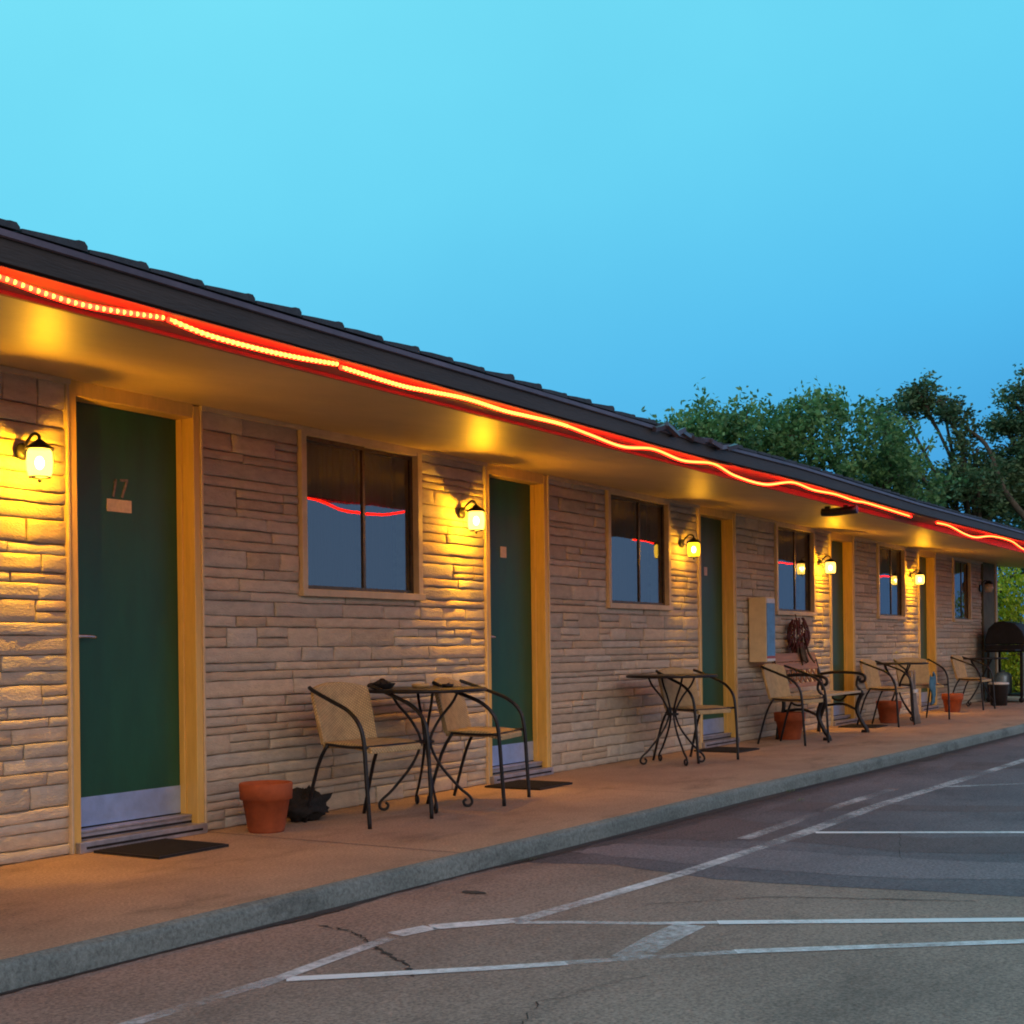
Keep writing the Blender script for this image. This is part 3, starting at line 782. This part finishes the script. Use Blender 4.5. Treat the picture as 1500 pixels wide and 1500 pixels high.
# ------------------------------------------------------------------ wicker chairs
def make_chair():
    r = empty('wicker_chair')
    # seat
    s = MB(); n = 10; top = []
    def seat_pt(u, v):      # u across -1..1, v 0 front .. 1 back
        x = u*.215*(1-.04*v); y = -.25+v*.36; z = .452-.018*(1-u*u)*math.sin(math.pi*v)+(-.035*(1-v)**4)-.012*v
        if v < .12: x *= (.93+.07*v/.12)
        return Vector((x, y, z))
    N_ = 12
    for lay, dz_ in ((0, 0), (1, -.032)):
        for j in range(N_+1):
            for i in range(N_+1): s.v.append(seat_pt(i/N_*2-1, j/N_)+Vector((0, 0, dz_)))
    K = (N_+1)**2
    for j in range(N_):
        for i in range(N_):
            a = j*(N_+1)+i; s.face((a, a+1, a+N_+2, a+N_+1), True); s.face((K+a+N_+1, K+a+N_+2, K+a+1, K+a), True)
    for i in range(N_):
        for a, b in ((i, i+1), (N_*(N_+1)+i+1, N_*(N_+1)+i), ((i+1)*(N_+1), i*(N_+1)), (i*(N_+1)+N_, (i+1)*(N_+1)+N_)):
            s.face((b, a, K+a, K+b))
    s.build('seat', 'wicker', r, .006)
    # back
    s = MB()
    def back_pt(u, v):
        x = u*(.215+.012*v); y = .085+.075*v+.04*(1-u*u); z = .425+.305*v+.03*(1-u*u)*v
        if v > .85: x *= 1-.06*(v-.85)/.15
        return Vector((x, y, z))
    for lay, dy_ in ((0, 0), (1, .028)):
        for j in range(N_+1):
            for i in range(N_+1): s.v.append(back_pt(i/N_*2-1, j/N_)+Vector((0, dy_, 0)))
    for j in range(N_):
        for i in range(N_):
            a = j*(N_+1)+i; s.face((a, a+1, a+N_+2, a+N_+1), True); s.face((K+a+N_+1, K+a+N_+2, K+a+1, K+a), True)
    for i in range(N_):
        for a, b in ((i, i+1), (N_*(N_+1)+i+1, N_*(N_+1)+i), ((i+1)*(N_+1), i*(N_+1)), (i*(N_+1)+N_, (i+1)*(N_+1)+N_)):
            s.face((b, a, K+a, K+b))
    s.build('backrest', 'wicker', r, .006)
    for sx in (-1, 1):
        p = MB(); p.tube([(sx*.232, .175, .735), (sx*.25, .12, .715), (sx*.262, -.02, .665), (sx*.262, -.14, .615), (sx*.26, -.215, .545), (sx*.257, -.245, .45), (sx*.255, -.262, .22), (sx*.25, -.275, .0)], .0115, 10, 5)
        p.build('arm_frame', 'chair_tube', r)
        p = MB(); p.tube([(sx*.215, .06, .43), (sx*.225, .13, .30), (sx*.235, .22, 0)], .0105, 8, 3); p.build('leg', 'chair_tube', r)
        p = MB(); p.tube([(sx*.258, -.235, .425), (sx*.235, -.1, .422), (sx*.215, .07, .43)], .008, 8, 3); p.build('side_rail', 'chair_tube', r)
    p = MB(); p.tube([(-.255, -.225, .422), (.255, -.225, .422)], .008, 8, 1); p.build('cross_rail', 'chair_tube', r); p = MB(); p.tube([(-.215, .07, .415), (.215, .07, .415)], .008, 8, 1); p.build('cross_rail', 'chair_tube', r)
    return r
C0 = make_chair()
chairs = [(5.95, -.47, R(-5), 'nearest tan wicker armchair, left of the first table'),
          (7.04, -.48, R(14), 'tan wicker armchair at the right of the first table, by the second door'),
          (10.33, -.46, R(-16), 'tan wicker armchair before the third door, at the second table'),
          (12.42, -.53, R(-6), 'wicker armchair standing just in front of the left end of the bench'),
          (15.50, -.50, R(-4), 'wicker armchair on the near side of the third table, right of the bench'),
          (17.0, -.50, R(-44), 'wicker armchair turned to the viewer on the far side of the third table'),
          (19.75, -.46, R(-5), 'farthest wicker armchair, next to the grill')]
for i, (x, y, a, l_) in enumerate(chairs):
    o = C0 if i == 0 else copy_tree(C0)
    o.location = (x, y, .001); o.rotation_euler = (0, 0, a); tag(o, l_, 'chair', 'wicker armchairs along the wall')

# ------------------------------------------------------------------ scroll leg tables
def make_table():
    r = empty('bistro_table')
    p = MB(); p.lathe([(.001, .690), (.34, .690), (.352, .694), (.352, .704), (.34, .708), (.001, .708)], 48); p.build('table_top', 'table_tile', r)
    p = MB(); p.lathe([(.353, .688), (.364, .692), (.364, .706), (.353, .710)], 48); p.build('rim', 'black_iron', r)
    for k in range(4):
        a = R(45+90*k); ca, sa = math.cos(a), math.sin(a)
        prof = [(.20, .688), (.165, .62), (.09, .53), (.035, .43), (.035, .36), (.09, .25), (.20, .12), (.262, .065), (.278, .03), (.262, .010), (.236, .012), (.226, .034), (.242, .048)]
        p = MB(); p.tube([(q*ca, q*sa, z) for q, z in prof], .0085, 8, 4); p.build('leg', 'black_iron', r)
    p = MB()
    p.tube([(.045*math.cos(2*math.pi*k/12), .045*math.sin(2*math.pi*k/12), .395) for k in range(13)], .009, 8, 2); p.build('collar', 'black_iron', r)
    return r
T0 = make_table()
tl = ['round iron table holding a black dish, between the two nearest chairs', 'bare round iron table with scroll legs near the third door',
      'round table beyond the bench, between two wicker chairs', 'dark round table at the far end, before the grill']
for i, (x, y, a) in enumerate(((6.54, -.47, R(3)), (9.93, -.47, R(4)), (16.25, -.45, R(20)), (20.75, -.40, R(10)))):
    o = T0 if i == 0 else copy_tree(T0)
    o.location = (x, y, .001); o.rotation_euler = (0, 0, a); tag(o, tl[i], 'table', 'round iron tables along the wall')
# things on the first table
g = MB(); g.lathe([(.03, 0), (.055, .004), (.075, .028), (.078, .034), (.066, .032), (.03, .012)], 20)
for k in range(8):
    a = k*.8; M = Matrix.Translation((.04*math.cos(a), .04*math.sin(a), .030)) @ Matrix.Rotation(a, 4, 'Z') @ Matrix.Rotation(.5, 4, 'Y'); g.box(-.028, .028, -.014, .014, -.004, .010, M)
g.ball((0, 0, .040), .024)
tag(g.build('dish', 'black_cloth', None, loc=(6.34, -.31, .710)), 'black dish heaped with dark bits on the first table', 'dish')
g = MB(); g.lathe([(.028, 0), (.050, .004), (.056, .020), (.052, .024), (.04, .012), (.001, .010)], 20)
tag(g.build('bowl', 'glass_dish', None, loc=(6.57, -.42, .710)), 'small amber bowl in the middle of the first table', 'bowl')
g = MB(); g.lathe([(.02, 0), (.034, .004), (.038, .022), (.03, .02), (.001, .008)], 16); g.tube([(.0, 0, .02), (.05, .02, .026)], .005, 6, 1)
tag(g.build('ashtray', 'black_iron', None, loc=(6.66, -.55, .710)), 'small dark ashtray at the right side of the first table', 'ashtray')

# ------------------------------------------------------------------ wall box
r = empty('wall_cabinet', (12.68, 0, .77), 0, 'cream box mounted on the wall left of the third window, with a blue front', 'cabinet')
p = MB(); p.box(0, .235, -.20, -.02, 0, .64); p.build('housing', 'box_cream', r, .006)
p = MB(); p.box(.012, .223, -.206, -.2005, .06, .58); p.build('front_panel', 'panel_blue', r)
p = MB(); p.box(.012, .223, -.206, -.2005, .582, .625); p.box(.012, .223, -.206, -.2005, .01, .034)
p.build('white_band', 'panel_white', r)
p = MB(); p.box(.012, .223, -.206, -.2005, .036, .058); p.build('red_band', 'panel_red', r)
# chili ristra
r = empty('chili_ristra', (13.80, -.09, 1.24), 0, 'dark red dried chili string hung below the third window', 'chili string')
p = MB(); p.tube([(0, 0, .02), (0, -.01, -.05), (0, -.02, -.30)], .006); p.build('string', 'husk', r)
p = MB(); q_ = random.Random(3)
for k in range(210):
    t_ = q_.random(); z = -.02-.32*t_; a = q_.uniform(0, 2*math.pi); rr_ = .03+.13*math.sin(math.pi*min(1, t_*.8+.12)); c = Vector((rr_*math.cos(a), -.03+.6*rr_*math.sin(a), z))
    d = Vector((math.cos(a)*.04, math.sin(a)*.01, -.06)); p.tube([c, c+d*.5+Vector((0, -.006, 0)), c+d], lambda u: .011*(1-u*.75), 6, 2)
p.build('chilies', 'chili', r)
p = MB()
for k in range(34):
    a = q_.uniform(-1, 1); e_ = q_.uniform(-.08, .06); c = Vector((a*.10, -.04+e_*.6, -.28)); p.tube([c, c+Vector((a*.04, e_*.4, -.12)), c+Vector((a*.09+q_.uniform(-.02, .02), e_, -.21+q_.uniform(-.03, .03)))], .009, 5, 2)
p.build('tassel', 'husk', r)

# ------------------------------------------------------------------ bench
r = empty('park_bench', (13.56, -.42, 0), R(1.5), 'park bench with black iron ends and a brown wooden back beside the fourth door', 'bench')
for sx in (-1, 1):
    X = sx*.66
    p = MB()
    p.tube([(X, -.27, 0), (X, -.31, .02), (X, -.26, .10), (X, -.20, .24), (X, -.23, .36), (X, -.27, .42)], .022, 8, 4)
    p.tube([(X, .22, 0), (X, .20, .14), (X, .15, .30), (X, .16, .44), (X, .25, .78)], .020, 8, 4)
    p.tube([(X, -.27, .42), (X, -.1, .405), (X, .15, .42)], .018, 8, 3)
    p.tube([(X, .19, .62), (X, .02, .64), (X, -.20, .63), (X, -.285, .60), (X, -.285, .55), (X, -.24, .54), (X, -.235, .575)], .016, 8, 4)
    p.tube([(X, -.26, .43), (X, -.20, .50), (X, -.22, .60)], .014, 8, 3)
    p.tube([(X, -.20, .24), (X, -.05, .30), (X, .15, .28)], .014, 8, 3)
    p.tube([(X, -.1, .41), (X, -.03, .34), (X, .06, .36), (X, .04, .41)], .011, 8, 3)
    p.tube([(X, -.33, .0), (X, -.25, .012)], .022, 8, 1)
    p.build('iron_end', 'black_iron', r)
for k in range(6):
    y = -.25+k*.073; p = MB(); p.box(-.70, .70, y, y+.055, .425-.004*(3-abs(k-2.5)), .447-.004*(3-abs(k-2.5))); p.build('seat_slat', 'bench_slat', r, .004)
bk = MB()
def bpl(z0, z1, x0=-.68, x1=.68, dy=0):
    y0 = .165+(z0-.44)*.28+dy; y1 = .165+(z1-.44)*.28+dy; b = len(bk.v)
    for (yy, zz) in ((y0-.022, z0), (y1-.022, z1)):
        for xx in (x0, x1): bk.v.append(Vector((xx, yy, zz))); bk.v.append(Vector((xx, yy+.022, zz)))
    for q in ((0, 2, 6, 4), (1, 5, 7, 3), (0, 4, 5, 1), (2, 3, 7, 6), (4, 6, 7, 5), (0, 1, 3, 2)): bk.face([b+i for i in q])
for z0, z1 in ((.50, .545), (.68, .76), (.765, .85)): bpl(z0, z1)
bk.build('backrest', 'bench_wood', r, .004)
p = MB()
for k in range(8):
    xa = -.62+k*.155
    p.tube([(xa, .185, .545), (xa+.155, .225, .68)], .010, 6, 1); p.tube([(xa+.155, .185, .545), (xa, .225, .68)], .010, 6, 1)
p.build('lattice', 'bench_wood', r)

# ------------------------------------------------------------------ small things by the far table
r = empty('folded_easel', (15.98, -.72, 0), 0, 'folded grey wooden frame leaning by the third table', 'folded stand')
for k, (x0, x1, y1) in enumerate(((-.10, -.02, .02), (-.03, .0, .05), (.05, .02, .04), (.11, .03, .0))):
    p = MB(); p.tube([(x0, -.04, 0), ((x0+x1)/2, 0, .32), (x1, y1, .62)], .013, 6, 2); p.build('leg', 'grey_wood', r)
p = MB(); p.box(-.07, .07, -.03, -.01, .36, .40); p.build('cross_bar', 'white_plastic', r, .002)
g = MB(); n = 14
for j in range(n+1):
    for i in range(9):
        u = i/8; t_ = j/n; g.v.append(Vector((-.09+.18*u+.015*math.sin(j*.7), -.01+.018*math.sin(u*9+j*.4), .20-.34*t_-.03*math.sin(u*5))))
for j in range(n):
    for i in range(8): b = j*9+i; g.face((b, b+9, b+10, b+1), True)
o = g.build('towel', 'blue_cloth', None, loc=(16.72, -.74, .36)); o.modifiers.new('solid', 'SOLIDIFY').thickness = .006
tag(o, 'blue towel hanging from the seat of the chair turned to the viewer', 'towel')
# bucket with pale lid
r = empty('bucket', (20.95, -.60, 0), 0, 'black bin with a pale lid under the far table', 'bucket')
p = MB(); p.lathe([(.10, 0), (.115, .01), (.135, .30), (.14, .31), (.13, .31), (.001, .305)], 24); p.build('body', 'black_plastic', r)
p = MB(); p.lathe([(.143, .312), (.148, .318), (.148, .335), (.12, .345), (.001, .35)], 24); p.build('lid', 'white_plastic', r)

# ------------------------------------------------------------------ grill
r = empty('gas_grill', (22.0, -.46, 0), 0, 'black domed gas grill with blue grey cabinet at the far end of the walk', 'grill')
lidp = [(-.30, .90), (-.315, .96), (-.27, 1.10), (-.16, 1.22), (.02, 1.265), (.14, 1.25), (.24, 1.15), (.29, 1.0), (.29, .90)]
g = MB(); g.extrude([(y, z) for y, z in reversed(lidp)], .02, .80); g.build('lid', 'grill_black', r, .015)
p = MB(); p.tube([(.12, -.33, .98), (.12, -.37, .98), (.70, -.37, .98), (.70, -.33, .98)], .012, 8, 1); p.build('lid_handle', 'chrome', r)
g = MB(); g.extrude([(.28, .78), (-.28, .78), (-.30, .896), (.29, .896)][::-1], .0, .82); g.build('firebox', 'grill_black', r, .01)
g = MB(); g.box(-.0, .82, -.33, -.3, .80, .885); g.build('control_panel', 'grill_steel', r, .004)
p = MB()
for k in range(3): p.lathe([(.025, 0), (.025, .025)], 12, Matrix.Translation((.2+.2*k, -.33, .842)) @ Matrix.Rotation(R(90), 4, 'X'))
p.build('knob', 'black_plastic', r)
g = MB(); g.box(-.46, -.005, -.26, .24, .80, .825); g.build('side_shelf', 'grill_black', r, .006)
g = MB(); g.box(.83, 1.25, -.26, .24, .80, .825); g.build('side_shelf', 'grill_black', r, .006)
g = MB(); g.box(.03, .79, -.295, -.27, .10, .775); g.build('cabinet_door', 'grill_steel', r, .004)
for (x, y) in ((.02, -.25), (.02, .24), (.80, -.25), (.80, .24)):
    p = MB(); p.box(x-.018, x+.018, y-.018, y+.018, .05, .778); p.lathe([(.01, -.02), (.04, -.02), (.04, .02), (.01, .02)], 14, Matrix.Translation((x, y, .042)) @ Matrix.Rotation(R(90), 4, 'Y')); p.build('leg', 'black_iron', r)
g = MB(); g.box(.0, .80, -.26, .25, .10, .125); g.build('bottom_shelf', 'grill_black', r)
g = MB(); g.lathe([(.10, .126), (.13, .15), (.13, .40), (.09, .46), (.03, .47), (.03, .5)], 20, Matrix.Translation((.3, .08, 0))); g.build('gas_bottle', 'grill_steel', r)

# ------------------------------------------------------------------ trees
def tree(name, base, trunk_h, trunk_r, clumps, n_leaf, lsize, material, label, cat, seed, limbs=(), flat=1., group=None, spread=1.0, droop=0.):
    """clumps: (x, y, z, rx, ry, rz) relative to base"""
    q = random.Random(seed)
    r = empty(name, base, 0, label, cat, group)
    p = MB(); top = Vector((.25, .1, trunk_h))
    p.tube([(0, 0, -.1), (.05, .02, trunk_h*.4), (.1, 0, trunk_h*.75), top], lambda u: trunk_r*(1.15-.7*u), 10, 4)
    for c in clumps:
        e = Vector(c[:3]); s_ = Vector((.08, 0, min(trunk_h*.9, max(trunk_h*.35, e.z*.55)))); m_ = s_.lerp(e, .5)+Vector((q.uniform(-.2, .2), q.uniform(-.2, .2), .15))
        p.tube([s_, m_, e], lambda u: trunk_r*.45*(1-.8*u)+.012, 7, 4)
        for k in range(5):
            d = Vector((q.uniform(-1, 1)*c[3], q.uniform(-1, 1)*c[4], q.uniform(-.4, 1)*c[5]))*.85; p.tube([m_.lerp(e, q.uniform(.5, 1)), e+d*.5+Vector((0, 0, .05)), e+d], lambda u: .028*(1-.8*u)+.004, 5, 2)
    for l_ in limbs: p.tube([Vector(a) for a in l_[0]], lambda u, l_=l_: l_[1]*(1-.75*u)+.012, 7, 4)
    p.build('trunk', 'bark', r)
    g = MB(); tint = []
    tot = sum(c[3]*c[4]*c[5] for c in clumps)**1.0
    tw_ = sum((c[3]*c[4]*c[5])**.67 for c in clumps)
    for c in clumps:
        cnt = int(n_leaf*(c[3]*c[4]*c[5])**.67/tw_); C_ = Vector(c[:3])
        # sprays: small twigs of leaves spread through the volume, denser towards the surface
        ns = max(6, cnt//16)
        for s_i in range(ns):
            d = Vector((q.gauss(0, 1), q.gauss(0, 1), q.gauss(0, 1))).normalized()
            rad = q.random()**.45*(1+.30*noise.noise(d*2.3+C_))*spread
            P_ = C_+Vector((d.x*c[3], d.y*c[4], d.z*c[5]))*rad
            if noise.noise(P_*(1.15 if material != 'leaf_pine' else 2.2)+Vector((seed, 0, 0))) < (-.10 if material != 'leaf_pine' else .04): continue
            out = (d+Vector((0, 0, .35-droop))).normalized(); tb = q.gauss(.5, .22)+.35*noise.noise(P_*.9)
            for k in range(16):
                u = k/15; pos = P_+out*(u*lsize*5)+Vector((q.gauss(0, 1), q.gauss(0, 1), q.gauss(0, 1)))*lsize*1.1
                pos.z -= droop*u*u*lsize*6
                a = Vector((q.gauss(0, 1), q.gauss(0, 1), q.gauss(0, 1)*flat)).normalized(); b_ = a.orthogonal().normalized(); b_ = (Matrix.Rotation(q.uniform(0, 6.28), 3, a) @ b_)
                L_ = lsize*q.uniform(.6, 1.25); W_ = L_*q.uniform(.35, .6)
                i0 = len(g.v); g.v += [pos-a*L_, pos+b_*W_, pos+a*L_, pos-b_*W_]; g.face((i0, i0+1, i0+2, i0+3)); tint.append(max(0, min(1, tb+q.gauss(0, .12))))
    g.attrs['Tint'] = ('FLOAT', tint)
    g.build('crown', material, r)
    return r
G = ZR-.03
# broadleaf cluster behind the roof
tree('broadleaf_tree', (28.4, 7.6, G), 3.2, .22, [(0, 1.6, 4.6, 1.4, 1.4, 1.5), (-.2, .3, 5.0, 1.3, 1.3, 1.3), (.4, -1.0, 5.2, 1.3, 1.2, 1.2), (0, .4, 3.4, 1.8, 2.4, 1.2), (-.3, 2.4, 4.4, .9, .8, .9), (0, -.4, 5.9, .7, .7, .6)], 41600, 0.071, 'leaf_broad',
     'leafy green tree behind the roof, leftmost of the trees', 'tree', 11, group='trees beyond the motel')
tree('broadleaf_tree', (29.4, 5.0, G), 3.0, .20, [(0, 1.0, 5.1, 1.3, 1.3, 1.3), (0, -.4, 5.3, 1.3, 1.2, 1.2), (.2, -1.4, 4.5, 1.2, 1.2, 1.2), (0, .2, 3.4, 1.6, 2.2, 1.3), (.3, .3, 6.0, .8, .8, .5)], 38400, 0.071, 'leaf_broad',
     'rounded green tree in the middle, left of the arching pine', 'tree', 12, group='trees beyond the motel')
# arching pine: limb curving left, open loop of sky beneath
tree('pine_tree', (34.0, 2.6, G-.38), 3.8, .13, [ (0.00, 2.39, 6.96, 0.41, 0.34, 0.27), (0.00, 1.91, 7.33, 0.45, 0.37, 0.30), (0.00, 1.37, 7.49, 0.44, 0.37, 0.30), (0.00, 0.87, 7.35, 0.40, 0.33, 0.27), (0.00, 0.61, 6.87, 0.30, 0.25, 0.20), (0.00, 0.42, 6.42, 0.30, 0.25, 0.20), (0.00, 0.14, 6.00, 0.30, 0.25, 0.20), (0.00, 2.26, 6.43, 0.41, 0.34, 0.27), (0.00, 2.10, 5.87, 0.57, 0.48, 0.38), (0.00, 1.48, 5.23, 0.69, 0.57, 0.46), (0.00, 0.57, 5.16, 0.76, 0.63, 0.51), (0.00, -0.24, 5.18, 0.75, 0.62, 0.50), (0.00, 0.74, 4.50, 0.60, 0.50, 0.40), (0.00, -0.07, 4.37, 0.59, 0.49, 0.40) ], 41600, 0.067, 'leaf_pine',
     'dark pine with an arching limb and a gap of sky under it', 'tree', 13, limbs=[([(.0, -2.2, 3.2), (0, -1.2, 4.2), (0, -.55, 5.1), (0, -.15, 6.2), (0, .5, 6.75)], .09), ([(0, .2, 3.0), (0, 1.3, 4.4), (0, 1.6, 5.6), (0, 1.2, 6.3)], .05)], flat=.6, group='trees beyond the motel')
tree('pine_tree', (35.2, -.4, G-.2), 4.2, .13, [ (0.00, 2.32, 7.52, 0.36, 0.30, 0.24), (0.00, 2.52, 7.22, 0.24, 0.20, 0.16), (0.00, 2.12, 7.09, 0.40, 0.34, 0.27), (0.00, 2.69, 6.48, 0.28, 0.24, 0.19), (0.00, 2.28, 6.52, 0.32, 0.27, 0.22), (0.00, 2.53, 6.04, 0.45, 0.37, 0.30), (0.00, 1.89, 6.07, 0.80, 0.67, 0.53), (0.00, 2.38, 5.27, 0.73, 0.61, 0.48), (0.00, 1.74, 5.05, 0.80, 0.67, 0.53), (0.00, 2.23, 4.42, 0.60, 0.50, 0.40) ], 35200, 0.067, 'leaf_pine',
     'pine with ragged tiered limbs at the right edge of the picture', 'tree', 14, limbs=[([(.1, 0, 3.0), (0, .8, 4.9), (0, 1.6, 6.0)], .06), ([(0, 0, 4), (0, 1.2, 6.1), (0, 1.9, 7.3)], .03)], flat=.6, group='trees beyond the motel')
# background mass of foliage low between the trees
tree('broadleaf_tree', (38.5, 5.0, G), 3.0, .2, [(0, 2.2, 4.3, 1.6, 1.9, 1.4), (0, -.2, 4.4, 1.7, 1.9, 1.4), (0, -2.6, 4.2, 1.7, 1.9, 1.5), (0, 0, 2.4, 1.8, 3.8, 1.5), (0, -5, 3.6, 1.7, 2.4, 1.6)], 35200, 0.086, 'leaf_pine',
     'dark bushy tree behind the two pines', 'tree', 15, group='trees beyond the motel')
# pale shrub by the end wall
tree('weeping_shrub', (26.4, .25, G), 1.3, .10, [(0, .4, 1.9, .8, .75, .8), (0, -.5, 1.7, .8, .8, .8), (0, 0, .95, .9, 1.2, .9), (-.1, -1.3, 1.3, .7, .8, .9), (0, .9, 1.3, .7, .7, 1.0), (-.3, -.6, .5, .8, 1.3, .6), (-.2, -1.9, .8, .7, .9, .8)], 30000, .042, 'leaf_shrub',
     'bright yellow green weeping shrub past the end of the wall', 'shrub', 16, flat=1.6, droop=1.2)
# a few weeds at the kerb
q = random.Random(2); g = MB(); tint = []
for (cx, cy) in ((5.62, -1.70), (5.66, -1.72), (9.1, -1.74), (8.6, -2.0)):
    for k in range(26):
        a = q.uniform(0, 6.28); b0 = Vector((cx+q.gauss(0, .035), cy+q.gauss(0, .012)-.01, ZR+.004)); L_ = q.uniform(.01, .03); d = Vector((math.cos(a)*.5, math.sin(a)*.5, q.uniform(.4, 1)))*L_
        i0 = len(g.v); g.v += [b0, b0+d*.6+Vector((.003, .002, 0)), b0+d, b0+d*.6-Vector((.003, .002, 0))]; g.face((i0, i0+1, i0+2, i0+3)); tint.append(q.random())
g.attrs['Tint'] = ('FLOAT', tint); tag(g.build('weeds', 'leaf_broad'), kind='stuff')
